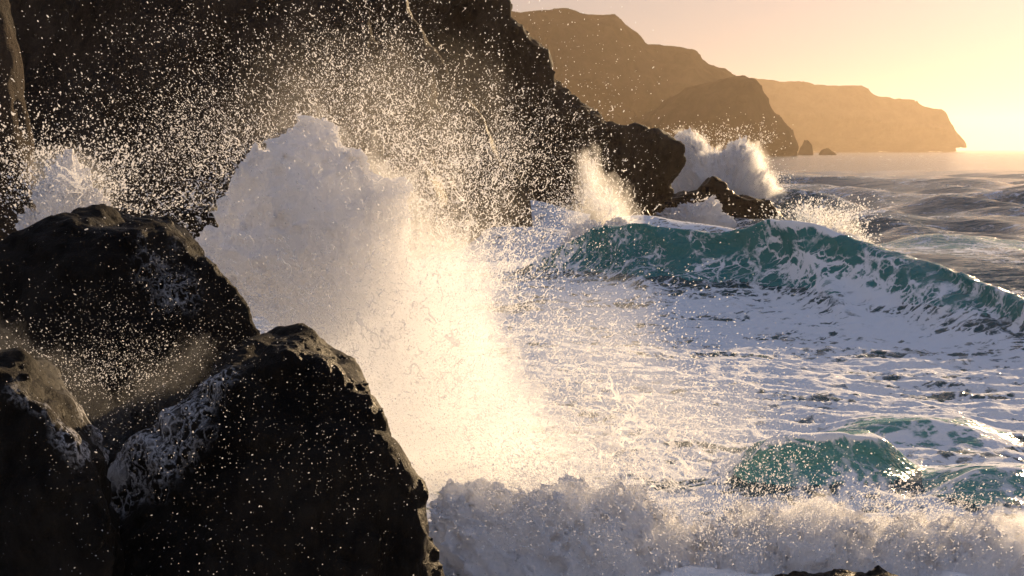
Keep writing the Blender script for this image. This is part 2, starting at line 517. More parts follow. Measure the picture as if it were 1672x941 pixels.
# churned, lumpy water near the rocks
churn = sstep(78, 56, YG) * sstep(13, 18, YG)
near = YG < 75
lump = np.zeros_like(XG)
lump[near] = fbm((XG[near] + 0.5 * YG[near]) * 0.38 + np.sin(YG[near] * 0.4), YG[near] * 0.75, 0 * XG[near] + 4.2, 6, 0.55, mode='ridge')
ZG += churn * lump * 0.30
owner = np.zeros(XG.shape, np.int8)
wave_front = []
for wi, w in enumerate(WAVES):
    P = w['P']
    yc = curve(P[:, 0], P[:, 1]); hc = curve(P[:, 0], P[:, 2])
    x0, x1 = w['zero']
    sl = (yc(XG + 0.05) - yc(XG - 0.05)) / 0.1
    inv = 1 / np.sqrt(1 + sl * sl)
    d = (yc(XG) - YG) * inv
    edge = sstep(P[0, 0] - (P[1, 0] - P[0, 0]), P[2, 0], XG) * (1 - sstep(P[-3, 0], P[-1, 0] + (P[-1, 0] - P[-2, 0]), XG)) if wi else sstep(P[0, 0] - 2.5, P[2, 0], XG) * (1 - sstep(P[-2, 0], P[-1, 0] + 2, XG))
    wob = np.zeros_like(XG)
    sel = np.abs(d) < 25
    wob[sel] = fbm(XG[sel] * 0.5, YG[sel] * 0.5, 0 * XG[sel] + wi * 3.1, 3)
    d = d + wob * w['wf'] * 0.22
    wfx = w['wf'] * (1 + (0.9 * sstep(11, 17, XG) if wi == 0 else 0))
    pf = np.exp(-(np.abs(d) / wfx) ** 1.35)
    pb = np.exp(-(np.abs(d) / w['wb']) ** 1.6)
    # round the very crest
    prof = np.where(d > 0, pf, pb)
    hh = hc(XG) * edge * ((1.12 if wi == 0 else 1.05) + (0.14 if wi == 0 else 0.24) * wob)
    lift = hh * prof
    calm = 1 - 0.75 * np.clip(prof * edge, 0, 1)
    ZG = ZG * calm + lift
    ln = w['lean'] * hh * prof ** 2.5
    DX = DX * calm + ln * (sl * inv) * 1.0
    DY = DY * calm - ln * inv
    own = (lift > 0.22 * np.max(hh)) & (edge > 0.02)
    owner[own] = wi + 1
    w['d'], w['prof'], w['edge'], w['wfx'] = d, prof, edge, wfx
    w['yc'], w['hc'] = yc, hc

# ---- foam cover
FO = np.zeros_like(XG)
nb = fbm(XG * 0.12, YG * 0.18, 0 * XG + 9.0, 5, 0.55)
nearfoam = sstep(84, 66, YG + 0.75 * XG)                     # foam apron between the cliff, the wave and the camera
FO = np.maximum(FO, nearfoam * (0.76 + 0.55 * nb + 0.85 * fbm((XG + 0.5 * YG) * 0.30, YG * 0.55, 0 * XG + 6.0, 4, 0.6)))
shore = sstep(150, 110, YG) * sstep(22, 8, XG - (YG - 84) * 0.12) * sstep(70, 80, YG)
FO = np.maximum(FO, shore * (0.75 + 0.5 * nb))
farfoam = sstep(60, 75, YG) * (0.20 + 0.55 * nb) * sstep(420, 160, YG)
FO = np.maximum(FO, farfoam)
FO = np.maximum(FO, sstep(200, 400, YG) * (0.05 + 0.5 * nb))
for wi, w in enumerate(WAVES):
    d, prof, edge = w['d'], w['prof'], w['edge']
    body = np.clip(np.where(d > 0, np.exp(-(np.abs(d) / (1.85 * w['wfx'])) ** 4), np.exp(-(np.abs(d) / (0.9 * w['wf'])) ** 2)) * edge * 1.3, 0, 1)
    n2 = np.zeros_like(XG); s = body > 0.02
    n2[s] = fbm(XG[s] * 0.8, YG[s] * 0.8, 0 * XG[s] + 2.0, 4)
    lace_lvl = (0.16, 0.16, 0.20, 0.32, 0.22)[wi] + (0.10 * sstep(10.5, 14, XG) if wi == 0 else 0)
    low = np.clip(1 - prof, 0, 1)
    FO = FO * (1 - body) + body * np.clip(lace_lvl + 0.22 * low + 0.25 * n2, 0, 1)
    lip = np.exp(-((d + 0.05) / (0.22 * w['wf'])) ** 2) * edge
    if wi == 0:
        # the foam that tumbles down the face, right of the peak
        cxx = XG - 0.55 * d
        patch = np.exp(-((cxx - 10.6) / 1.5) ** 2) * sstep(0.9, 1.6, d) * sstep(6.5, 3.5, d) 
        FO = np.maximum(FO, patch * (0.68 + 0.6 * n2))
        FO = np.maximum(FO, lip * np.exp(-((XG - 12.2) / 1.3) ** 2) * 1.1)
        FO = np.maximum(FO, sstep(7.0, 2.0, XG) * body * (0.42 + 0.3 * n2))
    elif wi in (1, 2):
        FO = np.maximum(FO, lip * (0.75 + 0.7 * n2))
FO = np.clip(FO, 0, 1.1)

V = np.stack([XG + DX, YG + DY, ZG], -1).reshape(-1, 3)
nr, nc = XG.shape
ii = np.arange(nr * nc).reshape(nr, nc)
Q = np.stack([ii[:-1, :-1], ii[:-1, 1:], ii[1:, 1:], ii[1:, :-1]], -1).reshape(-1, 4)
qo = owner[:-1, :-1].reshape(-1)
fo = FO.reshape(-1).astype(np.float32)
# vertex normals of the whole sheet, so that the cut shows no seam
e1 = np.gradient(V.reshape(nr, nc, 3), axis=1); e2 = np.gradient(V.reshape(nr, nc, 3), axis=0)
NV = np.cross(e1, e2).reshape(-1, 3); NV /= np.linalg.norm(NV, axis=1)[:, None] + 1e-12
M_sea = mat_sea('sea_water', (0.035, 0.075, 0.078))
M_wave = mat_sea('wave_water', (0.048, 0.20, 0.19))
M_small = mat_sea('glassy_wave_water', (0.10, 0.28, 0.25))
def cut(sel, name, mat, **kw):
    q = Q[sel]
    used, inv = np.unique(q, return_inverse=True)
    me = mesh_from(name, V[used], inv.reshape(-1, 4))
    a = me.attributes.new('foam', 'FLOAT', 'POINT'); a.data.foreach_set('value', fo[used])
    me.normals_split_custom_set_from_vertices(NV[used].astype(np.float32))
    return obj(name, me, mat, **kw)
cut(qo == 0, 'sea', M_sea, kind='structure')
wave_obj = []
for wi, w in enumerate(WAVES):
    wave_obj.append(cut(qo == wi + 1, w['name'], M_wave if wi in (0, 4) else M_small, label=w['label'], cat='wave', group='waves rolling in towards the rocks'))
# ------------------------------------------------------------------ rocks and the near cliff
M_rock = mat_rock('wet_basalt', (0.006, 0.0054, 0.005), (0.026, 0.022, 0.018), 1.0, 0.55, 0.07, 0.8, 0.03,
    wash=((at(230, 670, 13.95), 0.95), (at(170, 770, 14.1), 0.6), (at(70, 605, 12.4), 0.5), (at(150, 690, 12.5), 0.45), (at(300, 610, 13.9), 0.6), (at(300, 400, 18.0), 1.15), (at(690, 860, 13.0), 0.5)))
M_cliff = mat_rock('cliff_basalt', (0.010, 0.008, 0.0065), (0.062, 0.047, 0.035), 0.18, 0.8, 0.09)

def slab_rock(name, pts, Y0, front, back, h, mat, noises, bevel, planes=(), **kw):
    """A solid rock: outline in its own upright plane at Y0, real depth, facets given as tilted planes, then broken up by noise.
    planes: (pixel x, pixel y, depth there, dy/dx, dy/dz); noises: (scale, amplitude, octaves, mode, z stretch)."""
    poly = xz(pts, Y0)
    lo = np.array([max(poly[:, 0].min(), kw.pop('xmin', -1e9)) - 4 * h, Y0 - front - 4 * h, max(poly[:, 1].min(), -1.2)])
    hi = np.array([poly[:, 0].max() + 6 * h, Y0 + back + 4 * h, min(poly[:, 1].max(), kw.pop('zmax', 1e9)) + 8 * h])
    X, Y, Z = grid(lo, hi, h)
    off = kw.pop('grow', 0.0)
    kf, kb = kw.pop('taper', (0.03, 0.24))
    cx = 0.5 * (poly[:, 0].min() + poly[:, 0].max())
    f = np.empty(X.shape, np.float32)
    for j in range(X.shape[1]):
        dy = Y[0, j, 0] - Y0
        k = 1 + kf * max(-dy, 0) + kb * max(dy, 0)
        f[:, j, :] = sd_poly(cx + (X[:, j, :] - cx) * k, Z[:, j, :], poly)
    f = smax(f, np.abs(Y - Y0 - (back - front) / 2) - (back + front) / 2, bevel)
    for px, py, Yp, a, b in planes:
        p = at(px, py, Yp)
        f = smax(f, (p[1] + a * (X - p[0]) + b * (Z - p[2]) - Y) / math.sqrt(1 + a * a + b * b), bevel * 0.35)
    band = np.abs(f) < sum(n[1] for n in noises) * 1.6 + 2 * h
    x, y, z = X[band], Y[band], Z[band]
    wx = fbm(x * 0.5 / bevel, y * 0.5 / bevel, z * 0.5 / bevel, 2) * bevel * 0.6
    add = np.zeros(len(x), np.float32)
    for s, a, o, mode, zs in noises:
        add += a * ((-off if mode == 'ridge' else 0) + fbm((x + wx) * s, (y - wx) * s, (z + wx) * s * zs, o, 0.52, mode=mode))
    f = f.copy(); f[band] += add
    f[:, :, 0] = np.maximum(f[:, :, 0], h); f[:, :, -1] = np.maximum(f[:, :, -1], h)
    f[0] = np.maximum(f[0], h); f[-1] = np.maximum(f[-1], h)
    f[:, 0] = np.maximum(f[:, 0], h); f[:, -1] = np.maximum(f[:, -1], h)
    v, q = largest(*nets(f, lo, h))
    return obj(name, mesh_from(name, v, q), mat, **kw)

NB = [(0.55, 0.26, 4, 'ridge', 1.0), (2.0, 0.10, 4, 'ridge', 1.0), (7.0, 0.035, 3, 'ridge', 1.0)]
slab_rock('boulder', [(20, 1010), (55, 900), (105, 790), (150, 725), (205, 672), (245, 636), (300, 603), (328, 580), (350, 560), (375, 552), (430, 548), (480, 537), (508, 545),
                      (560, 577), (605, 592), (642, 606), (668, 642), (686, 690), (704, 742), (719, 790), (724, 850), (745, 941), (760, 1250), (20, 1250)],
          14.0, 2.2, 2.4, 0.035, M_rock, NB, 0.45,
          [(470, 560, 13.7, 0.05, 0.42), (500, 700, 13.25, 0.5, 0.30), (330, 590, 13.7, -0.75, 0.45), (600, 850, 12.9, 0.35, 0.9)],
          label='big faceted black boulder in front of the tall white splash, split by a vertical crack', cat='boulder', group='black rocks along the shore')
slab_rock('boulder', [(-260, 500), (-120, 405), (0, 362), (48, 335), (108, 318), (150, 324), (178, 343), (232, 340), (286, 346), (322, 372), (368, 420), (425, 500), (475, 590), (500, 720), (500, 900), (-260, 900)],
          19.0, 2.6, 2.6, 0.045, M_rock, NB, 0.5,
          [(110, 330, 18.6, -0.1, 0.5), (190, 400, 18.3, 0.7, 0.5), (60, 480, 17.6, -0.2, 1.0)],
          label='broad dark boulder with a rounded top and wet right slope, left of the tall splash', cat='boulder', group='black rocks along the shore')
slab_rock('boulder', [(-330, 585), (-120, 560), (0, 560), (38, 574), (76, 600), (120, 640), (165, 694), (195, 770), (225, 900), (235, 1250), (-330, 1250)],
          12.6, 1.6, 1.6, 0.035, M_rock, NB, 0.4,
          [(0, 600, 12.2, -0.3, 0.1), (130, 700, 12.2, 0.15, 0.1)],
          label='nearly black boulder in the lower left corner below the foaming gully', cat='boulder', group='black rocks along the shore')
slab_rock('boulder', [(255, 600), (272, 372), (288, 350), (325, 333), (352, 330), (368, 345), (385, 400), (400, 600)], 27.0, 0.7, 0.9, 0.03, M_rock,
          [(0.9, 0.10, 4, 'ridge', 1.0), (4.0, 0.04, 4, 'ridge', 1.0)], 0.2, (),
          label='small dark rock peeking out between the broad left boulder and the white splash', cat='boulder', group='black rocks along the shore')
slab_rock('boulder', [(1215, 1030), (1245, 975), (1262, 958), (1300, 947), (1345, 952), (1380, 944), (1425, 950), (1470, 942), (1500, 955), (1530, 985), (1550, 1030)], 17.6, 0.6, 0.8, 0.025, M_rock,
          [(1.2, 0.08, 4, 'ridge', 1.0), (5.0, 0.04, 4, 'ridge', 1.0)], 0.15, (),
          label='dark rock tip at the bottom edge under the foreground foam', cat='boulder', group='black rocks along the shore')
slab_rock('boulder', [(1040, 372), (1058, 345), (1080, 322), (1105, 314), (1132, 312), (1150, 300), (1166, 291), (1184, 297), (1198, 314), (1212, 320), (1232, 318), (1246, 325), (1258, 322), (1272, 338), (1282, 352), (1290, 372)],
          125, 4.5, 4.5, 0.14, M_rock, [(0.2, 0.65, 4, 'ridge', 1.0), (0.9, 0.22, 4, 'ridge', 1.0)], 1.2, [(1160, 330, 123, 0.25, 0.8)],
          grow=0.45, label='long low rocky point with a humped top in front of the far white splash', cat='boulder', group='black rocks along the shore')
slab_rock('boulder', [(950, 405), (960, 350), (968, 332), (985, 328), (999, 336), (1006, 358), (1012, 405)], 82, 1.0, 1.0, 0.07, M_rock,
          [(0.5, 0.2, 4, 'ridge', 1.0)], 0.4, (),
          label='small rounded rock standing in the narrow golden splash at the cliff foot', cat='boulder', group='black rocks along the shore')
slab_rock('boulder', [(1030, 382), (1036, 356), (1046, 341), (1056, 340), (1064, 352), (1070, 382)], 100, 1.2, 1.2, 0.09, M_rock,
          [(0.5, 0.2, 4, 'ridge', 1.0)], 0.4, (),
          label='small dark rock at the cliff foot just behind the crest of the large wave', cat='boulder', group='black rocks along the shore')
for pts, Y, txt in (([(1296, 262), (1304, 240), (1316, 226), (1326, 236), (1332, 262)], 1500, 'hazy pointed rock at the foot of the rounded headland'),
                    ([(1330, 260), (1338, 244), (1350, 240), (1362, 247), (1376, 260)], 1500, 'low hazy sea rock far out past the rounded headland')):
    slab_rock('sea_rock', pts, Y, 9, 9, 1.2, M_head, [(0.06, 2.0, 4, 'ridge', 1.0)], 3, (), label=txt, cat='rock', group='far rocks in the sea')

# the near cliff: three stacked masses of one rock face
NC = [(0.055, 3.4, 4, 'ridge', 0.6), (0.22, 1.3, 5, 'ridge', 0.55), (0.9, 0.40, 4, 'ridge', 0.8)]
def cliff(pts, Y0, front, back, h, planes, label, xmin, noises=NC, taper=(0, 0)):
    return slab_rock('cliff', pts, Y0, front, back, h, M_cliff, noises, 3.0, planes, kind='structure', label=label, xmin=xmin, zmax=30, taper=taper, grow=0.6)
cliff([(200, -300), (760, -300), (808, -60), (838, -10), (846, 22), (866, 40), (880, 66), (908, 88), (916, 126), (944, 150), (968, 172), (988, 188), (1012, 206), (1046, 212),
       (1066, 224), (1080, 234), (1094, 250), (1102, 272), (1084, 300), (1070, 330), (1050, 352), (1058, 400), (200, 400)], 116, 10, 16, 0.27,
      [(1080, 330, 112, -0.35, 0.25), (900, 330, 108, -0.2, 0.3)], 'dark rugged cliff whose jagged edge slopes down to the rocky point', -36, [(0.06, 1.0, 3, 'ridge', 0.6), (0.17, 1.5, 5, 'ridge', 0.8), (0.7, 0.6, 4, 'ridge', 0.9), (2.2, 0.16, 2, 'ridge', 0.9)], (0, 0.02))
cliff([(-700, -300), (600, -300), (690, -60), (735, 20), (800, 110), (850, 170), (905, 235), (938, 290), (950, 335), (953, 420), (950, 470), (-700, 470)], 92, 8, 12, 0.3,
      [(888, 200, 104.0, 1.1, 0.72), (900, 400, 85.5, -0.12, 0.35), (560, 300, 86, 0.35, 0.3), (330, 300, 86, -0.2, 0.2)], 'dark sheer cliff face behind the flying spray', -52, NC, (0, 0.018))
cliff([(-700, -300), (70, -300), (92, -60), (104, 50), (122, 140), (146, 215), (166, 290), (170, 380), (176, 520), (-700, 520)], 46, 5, 7, 0.16,
      [(100, 200, 43, -0.15, 0.2), (124, 140, 53.0, 1.2, 0.25)], 'grey brown buttress of rock at the upper left edge', -24, [(0.12, 1.0, 4, 'ridge', 0.6), (0.5, 0.40, 5, 'ridge', 0.55), (2.0, 0.14, 3, 'ridge', 0.8)], (0, 0.15))
# ------------------------------------------------------------------ white water: plumes, strands, droplets, mist
M_foam = mat_foam('white_water', (0.88, 0.88, 0.90), 0.35, 9.0, 0.05)
M_foam_far = mat_foam('far_white_water', (0.88, 0.88, 0.90), 0.4, 2.0, 0.2)
M_drop = mat_droplet('water_droplet')
rg = np.random.default_rng(5)

def plume(name, pts, Y0, T, h, src, parent, mat, amps=(0.35, 0.16, 0.06), freq=1.0, spike=0.25, seed=0.0, lean=0.0, off=None, fingers=2.6):
    off = 0.45 * amps[0] + 0.5 * spike if off is None else off
    """A standing body of white water: outline with a rounded depth, cauliflower lumps and fingers that point away from src."""
    poly = xz(pts, Y0)
    m = sum(amps) + spike + 3 * h
    lo = np.array([poly[:, 0].min() - m, Y0 - T * 1.9, max(poly[:, 1].min() - m, -0.6)]); hi = np.array([poly[:, 0].max() + m, Y0 + T * 1.9, poly[:, 1].max() + m])
    X, Y, Z = grid(lo, hi, h)
    f = np.broadcast_to(sd_poly(X[:, 0, :], Z[:, 0, :], poly)[:, None, :], X.shape) + (np.abs(Y - Y0 - lean * (Z - poly[:, 1].min())) / T) ** 2 * T * 0.7
    f = f.copy()
    band = np.abs(f) < m * 1.5 + 0.05
    x, y, z = X[band] * freq + seed, Y[band] * freq, Z[band] * freq
    s = at(src[0], src[1], Y0)
    dx, dz = X[band] - s[0], Z[band] - s[2]
    rad = np.sqrt(dx * dx + dz * dz) + 1e-3; th = np.arctan2(dx, dz)
    wx = fbm(x * 0.9, y * 0.9, z * 0.9, 3) * 0.5
    R0 = max(np.percentile(rad, 70), 0.5)
    a = amps[0] * fbm((x + wx) * 0.8, y * 0.8, (z - wx) * 0.8, 3, mode='billow')
    a += amps[1] * fbm((x - wx) * 2.4, (y + wx) * 2.4, z * 2.4, 3, mode='billow')
    a += amps[2] * fbm(x * 7.5, y * 7.5, z * 7.5, 3, 0.6)
    # fingers thrown outwards
    fg = fbm(th * R0 * freq * fingers + seed, y * 2.2, rad * freq * 0.55, 3, 0.6, mode='ridge')
    a -= spike * np.clip(fg - 0.15, 0, 1) * 2.2
    f[band] += a + off
    for ax in range(3):
        for e in (0, -1):
            sl = [slice(None)] * 3; sl[ax] = e
            f[tuple(sl)] = np.maximum(f[tuple(sl)], h)
    v, q = nets(f, lo, h)
    return obj(name, mesh_from(name, v, q), mat, parent)

_t = (1 + 5 ** 0.5) / 2
OCT = np.array([[-1, _t, 0], [1, _t, 0], [-1, -_t, 0], [1, -_t, 0], [0, -1, _t], [0, 1, _t], [0, -1, -_t], [0, 1, -_t], [_t, 0, -1], [_t, 0, 1], [-_t, 0, -1], [-_t, 0, 1]], np.float32) / 1.902
OCF = np.array([[0, 11, 5], [0, 5, 1], [0, 1, 7], [0, 7, 10], [0, 10, 11], [1, 5, 9], [5, 11, 4], [11, 10, 2], [10, 7, 6], [7, 1, 8], [3, 9, 4], [3, 4, 2], [3, 2, 6], [3, 6, 8], [3, 8, 9],
                [4, 9, 5], [2, 4, 11], [6, 2, 10], [8, 6, 7], [9, 8, 1]], np.int32)
def drops_mesh(P, r, D, stretch):
    """One mesh of many small drops, each stretched along its flight D."""
    P = np.asarray(P, np.float32); n = len(P)
    D = D / (np.linalg.norm(D, axis=1)[:, None] + 1e-9)
    A = np.cross(D, np.array([0.31, 0.87, 0.38])); A /= np.linalg.norm(A, axis=1)[:, None] + 1e-9
    B = np.cross(D, A)
    r = r[:, None]
    v = P[:, None, :] + OCT[None, :, 0:1] * (A * r)[:, None, :] + OCT[None, :, 1:2] * (B * r)[:, None, :] + OCT[None, :, 2:3] * (D * r * stretch[:, None])[:, None, :]
    fc = OCF[None] + (np.arange(n) * 12)[:, None, None]
    return mesh_from('droplets', v.reshape(-1, 3), fc.reshape(-1, 3))

def cloud(blobs, src, Y0, rmed, sig=0.62, smax_=2.8):
    """Drop positions from soft clumps: (pixel x, y, depth, spread x px, spread y px, spread depth m, count)."""
    PP, DD, RR = [], [], []
    for px, py, Y, sx, sy, sY, n in blobs:
        a = rg.normal(size=n); b = rg.normal(size=n)
        # clumped by a noise field, as thrown water is
        k = 0.52 / max(min(sx, sy), 25)
        q = fbm((px + a * sx) * k, (py + b * sy) * k, np.full(n, Y), 3)
        ex, ey = px + a * sx - src[0], py + b * sy - src[1]
        ray = fbm(np.arctan2(ex, -ey) * 6.0, np.hypot(ex, ey) * 0.006, np.full(n, Y * 1.7), 4, 0.65)      # jets flung out from the source
        keep = 0.55 * q + 0.9 * ray > rg.uniform(-0.30, 0.50, n)
        a, b = a[keep], b[keep]
        yy = Y + rg.normal(size=len(a)) * sY
        c = at(px, py, Y)
        m = Y / FPX
        PP.append(np.stack([c[0] + a * sx * m, yy, c[2] - b * sy * m], 1))
    P = np.concatenate(PP)
    P = P[P[:, 2] > 0.05]
    s = at(src[0], src[1], Y0)
    D = P - s; D /= np.linalg.norm(D, axis=1)[:, None] + 1e-9
    D = D + rg.normal(size=D.shape) * 0.45
    r = np.minimum(np.exp(rg.normal(math.log(rmed), sig, len(P))), rmed * 3.0)
    return P, r, D, rg.uniform(1.0, smax_, len(P))

def droplets(parent, blobs, src, Y0, rmed, sig=0.62, smax_=2.8, name='droplets', mat=None):
    me = drops_mesh(*cloud(blobs, src, Y0, rmed, sig, smax_))
    return obj(name, me, mat or M_drop, parent, kind='stuff')

def strands(parent, blobs, src, Y0, L, r, mat=None, name='water_strands', seg=9, wig=0.35):
    """Torn threads of water: wavering tapered tubes with beads."""
    P, _, D, _ = cloud(blobs, src, Y0, 0.01)
    n = len(P); D /= np.linalg.norm(D, axis=1)[:, None]
    ln = rg.uniform(0.4, 1.0, n) * L
    t = np.linspace(0, 1, seg)
    pts = P[:, None, :] + D[:, None, :] * (t[None, :, None] * ln[:, None, None])
    ph = rg.uniform(0, 6.28, (n, 3, 2)); fr = rg.uniform(2, 7, (n, 3, 2))
    wv = np.stack([np.sin(ph[:, k, 0:1] + fr[:, k, 0:1] * t) + 0.5 * np.sin(ph[:, k, 1:2] + 2.3 * fr[:, k, 1:2] * t) for k in range(3)], -1)
    pts = pts + wv * (ln * wig * 0.35)[:, None, None]
    tan = np.gradient(pts, axis=1); tan /= np.linalg.norm(tan, axis=2)[..., None] + 1e-9
    A = np.cross(tan, np.array([0.2, 0.9, 0.39])); A /= np.linalg.norm(A, axis=2)[..., None] + 1e-9
    B = np.cross(tan, A)
    rr = r * np.exp(rg.normal(0, 0.35, n))[:, None] * (np.sin(np.pi * np.clip(t * 0.9 + 0.08, 0, 1)) ** 0.6)[None] * (1 + 0.55 * np.sin(ph[:, 0, 0:1] * 3 + t * rg.uniform(9, 22, (n, 1))))
    ring = []
    for k in range(5):
        a = k * 6.2832 / 5
        ring.append(pts + (A * math.cos(a) + B * math.sin(a)) * rr[..., None])
    v = np.stack(ring, 2)                      # n, seg, 5, 3
    base = (np.arange(n) * seg * 5)[:, None, None] + (np.arange(seg - 1) * 5)[None, :, None]
    k = np.arange(5)[None, None, :]; k2 = (k + 1) % 5
    q = np.stack([base + k, base + k2, base + k2 + 5, base + k + 5], -1).reshape(-1, 4)
    return obj(name, mesh_from(name, v.reshape(-1, 3), q), mat or M_drop, parent, kind='stuff')

def lace(parent, pts, Y0, h, freq, w, bow=0.4, seed=0.0, mat=None, name='water_lace'):
    """A torn curtain of water: a thin bowed sheet that has opened into a net of threads."""
    poly = xz(pts, Y0)
    lo = np.array([poly[:, 0].min(), Y0 - bow - 0.35, poly[:, 1].min()]); hi = np.array([poly[:, 0].max(), Y0 + bow + 0.35, poly[:, 1].max()])
    X, Y, Z = grid(lo, hi, h)
    x, z = X[:, 0, :], Z[:, 0, :]
    ys = Y0 + bow * fbm(x * 0.6 + seed, z * 0.6, 0 * x + 1.5, 3)
    wx = fbm(x * 1.3 + seed, z * 1.3, 0 * x + 5.5, 3) * 0.4
    p = fbm((x + wx) * freq, (z - wx) * freq, 0 * x + 0.3 + seed, 2, 0.45)
    p2 = fbm((x - wx) * freq * 1.7, (z + wx) * freq * 1.7, 0 * x + 8.3 + seed, 2, 0.45)
    sd = sd_poly(x, z, poly)
    fade = sstep(0.0, -0.5, sd + 0.5 * fbm(x * 1.1, z * 1.1, 0 * x + seed, 3))
    wide = w * (0.35 + 1.1 * np.clip(0.5 + fbm(x * 2.1 + seed, z * 2.1, 0 * x + 2.2, 3) * 1.3, 0, 1)) * fade
    g = np.minimum(np.abs(p), np.abs(p2) * 1.25) - wide * 1.2 * freq
    g = np.where(fade < 0.02, 1, g) / (1.2 * freq)
    f = np.sqrt(np.clip(g + wide, 0, 9)[:, None, :] ** 2 + ((Y - ys[:, None, :]) * 0.9) ** 2) - wide[:, None, :]
    for ax in range(3):
        for e in (0, -1):
            sl = [slice(None)] * 3; sl[ax] = e
            f[tuple(sl)] = np.maximum(f[tuple(sl)], h)
    v, q = nets(f, lo, h)
    return obj(name, mesh_from(name, v, q), mat or M_drop, parent, kind='stuff')

def uv_ball(nu=28, nv=16):
    u = np.arange(nu) * 6.2832 / nu; w = np.linspace(0.04, np.pi - 0.04, nv)
    W, U = np.meshgrid(w, u, indexing='ij')
    v = np.stack([np.sin(W) * np.cos(U), np.sin(W) * np.sin(U), np.cos(W)], -1).reshape(-1, 3)
    v = np.concatenate([v, [[0, 0, 1], [0, 0, -1]]])
    q = [[i * nu + j, (i + 1) * nu + j, (i + 1) * nu + (j + 1) % nu, i * nu + (j + 1) % nu] for i in range(nv - 1) for j in range(nu)]
    t, b = nu * nv, nu * nv + 1
    q += [[t, j, (j + 1) % nu, (j + 1) % nu] for j in range(nu)] if False else []
    me = bpy.data.meshes.new('mist')
    tri = [[t, j, (j + 1) % nu] for j in range(nu)] + [[b, (nv - 1) * nu + (j + 1) % nu, (nv - 1) * nu + j] for j in range(nu)]
    me.from_pydata(v.tolist(), [], q + tri)
    me.update()
    return me

def mist(parent, px, py, Y, rx, ry, rz, mat, tilt=0.0):
    """A puff of fine spray: a soft ellipsoid of volume."""
    me = uv_ball()
    o = obj('mist', me, mat, parent)
    p = at(px, py, Y)
    base = Vector(parent.location) if parent else Vector((0, 0, 0))
    o.location = Vector([float(c) for c in p]) - base
    o.scale = (rx, ry, rz); o.rotation_euler = (0, R(tilt), 0)
    return o

Mi_soft = mat_mist('soft_mist', 0.45, 0.35, noise=(0.7, 0.1, 0.9, (1, 1, 0.7)))
Mi_thin = mat_mist('thin_mist', 0.06, 0.6, colour=(1, 0.95, 0.88), noise=(0.6, 0.1, 0.9, (1, 1, 0.7)))
Mi_far = mat_mist('far_mist', 0.55, 0.5, noise=(0.30, 0.12, 0.8, (1, 1, 0.7)))

Mv_thick = mat_mist('thick_spray', 0.7, 0.45)
Mv_soft = mat_mist('soft_spray', 0.34, 0.3)
Mv_wisp = mat_mist('wispy_spray', 0.2, 0.55)
Mv_gully = mat_mist('gully_spray', 0.10, 0.3)
Mv_drift = mat_mist('drifting_spray', 0.10, 0.4, noise=(0.6, 0.1, 0.9, (1, 1, 0.7)))
Mv_mid = mat_mist('middle_spray', 0.26, 0.25)
Mv_far = mat_mist('far_spray', 0.55, 0.45)
def veil(*a, **k):
    """The finest spray hanging round a plume: an even volume in a torn outline."""
    return plume('spray_veil', *a, **k)

# the tall splash ---------------------------------------------------------------
b = at(640, 820, 24.5)
sp = thing('splash', (b[0], 24.5, 0), 'tall white splash bursting up behind the big faceted boulder', 'splash', 'waves bursting on the rocks')
plume('foam_plume', [(322, 425), (345, 388), (372, 345), (388, 300), (405, 268), (430, 248), (452, 236), (482, 216), (510, 208), (540, 214), (560, 240), (590, 252), (612, 272),
                     (645, 288), (662, 318), (668, 360), (664, 420), (648, 470), (612, 515), (550, 540), (480, 535), (405, 500), (345, 465)],
      25.2, 0.95, 0.036, (600, 760), sp, M_foam, (0.42, 0.20, 0.10), 1.0, 0.16, 0.0, off=0.24, fingers=1.3)
veil([(420, 330), (450, 250), (520, 215), (600, 260), (670, 310), (720, 360), (770, 420), (810, 490), (845, 570), (870, 650), (895, 740), (930, 810),
      (960, 870), (620, 870), (520, 640), (430, 500)], 24.9, 1.5, 0.07, (640, 760), sp, Mv_soft, (0.9, 0.5, 0.25), 0.8, 0.5, 1.3)
veil([(560, 430), (660, 380), (740, 410), (800, 480), (845, 570), (875, 660), (905, 750), (950, 860), (590, 870), (520, 660), (430, 560), (480, 500)], 24.4, 1.1, 0.07, (640, 760), sp, Mv_mid, (0.9, 0.5, 0.3), 0.8, 0.4, 5.3)
mist(sp, 640, 520, 23.2, 1.5, 0.7, 1.3, Mv_drift, -15)
mist(sp, 470, 560, 23.0, 1.4, 0.7, 0.7, Mi_soft, 20)
lace(sp, [(560, 450), (680, 400), (780, 470), (830, 600), (800, 700), (650, 660), (540, 560)], 23.4, 0.012, 2.2, 0.010, 0.6, 21.0)
lace(sp, [(600, 220), (680, 190), (760, 250), (800, 330), (830, 420), (800, 470), (720, 430), (660, 330)], 24.6, 0.011, 2.6, 0.010, 0.5, 1.0)
lace(sp, [(270, 430), (330, 410), (420, 430), (470, 500), (500, 560), (400, 620), (300, 560)], 22.6, 0.011, 2.4, 0.011, 0.4, 4.0)
lace(sp, [(880, 740), (930, 660), (1000, 620), (1080, 600), (1180, 700), (1200, 800), (1080, 830), (920, 830)], 20.9, 0.011, 2.6, 0.013, 0.6, 15.0)
lace(sp, [(860, 640), (960, 590), (1060, 600), (1130, 680), (1120, 780), (1020, 820), (900, 800)], 20.6, 0.010, 1.9, 0.015, 0.5, 7.0)
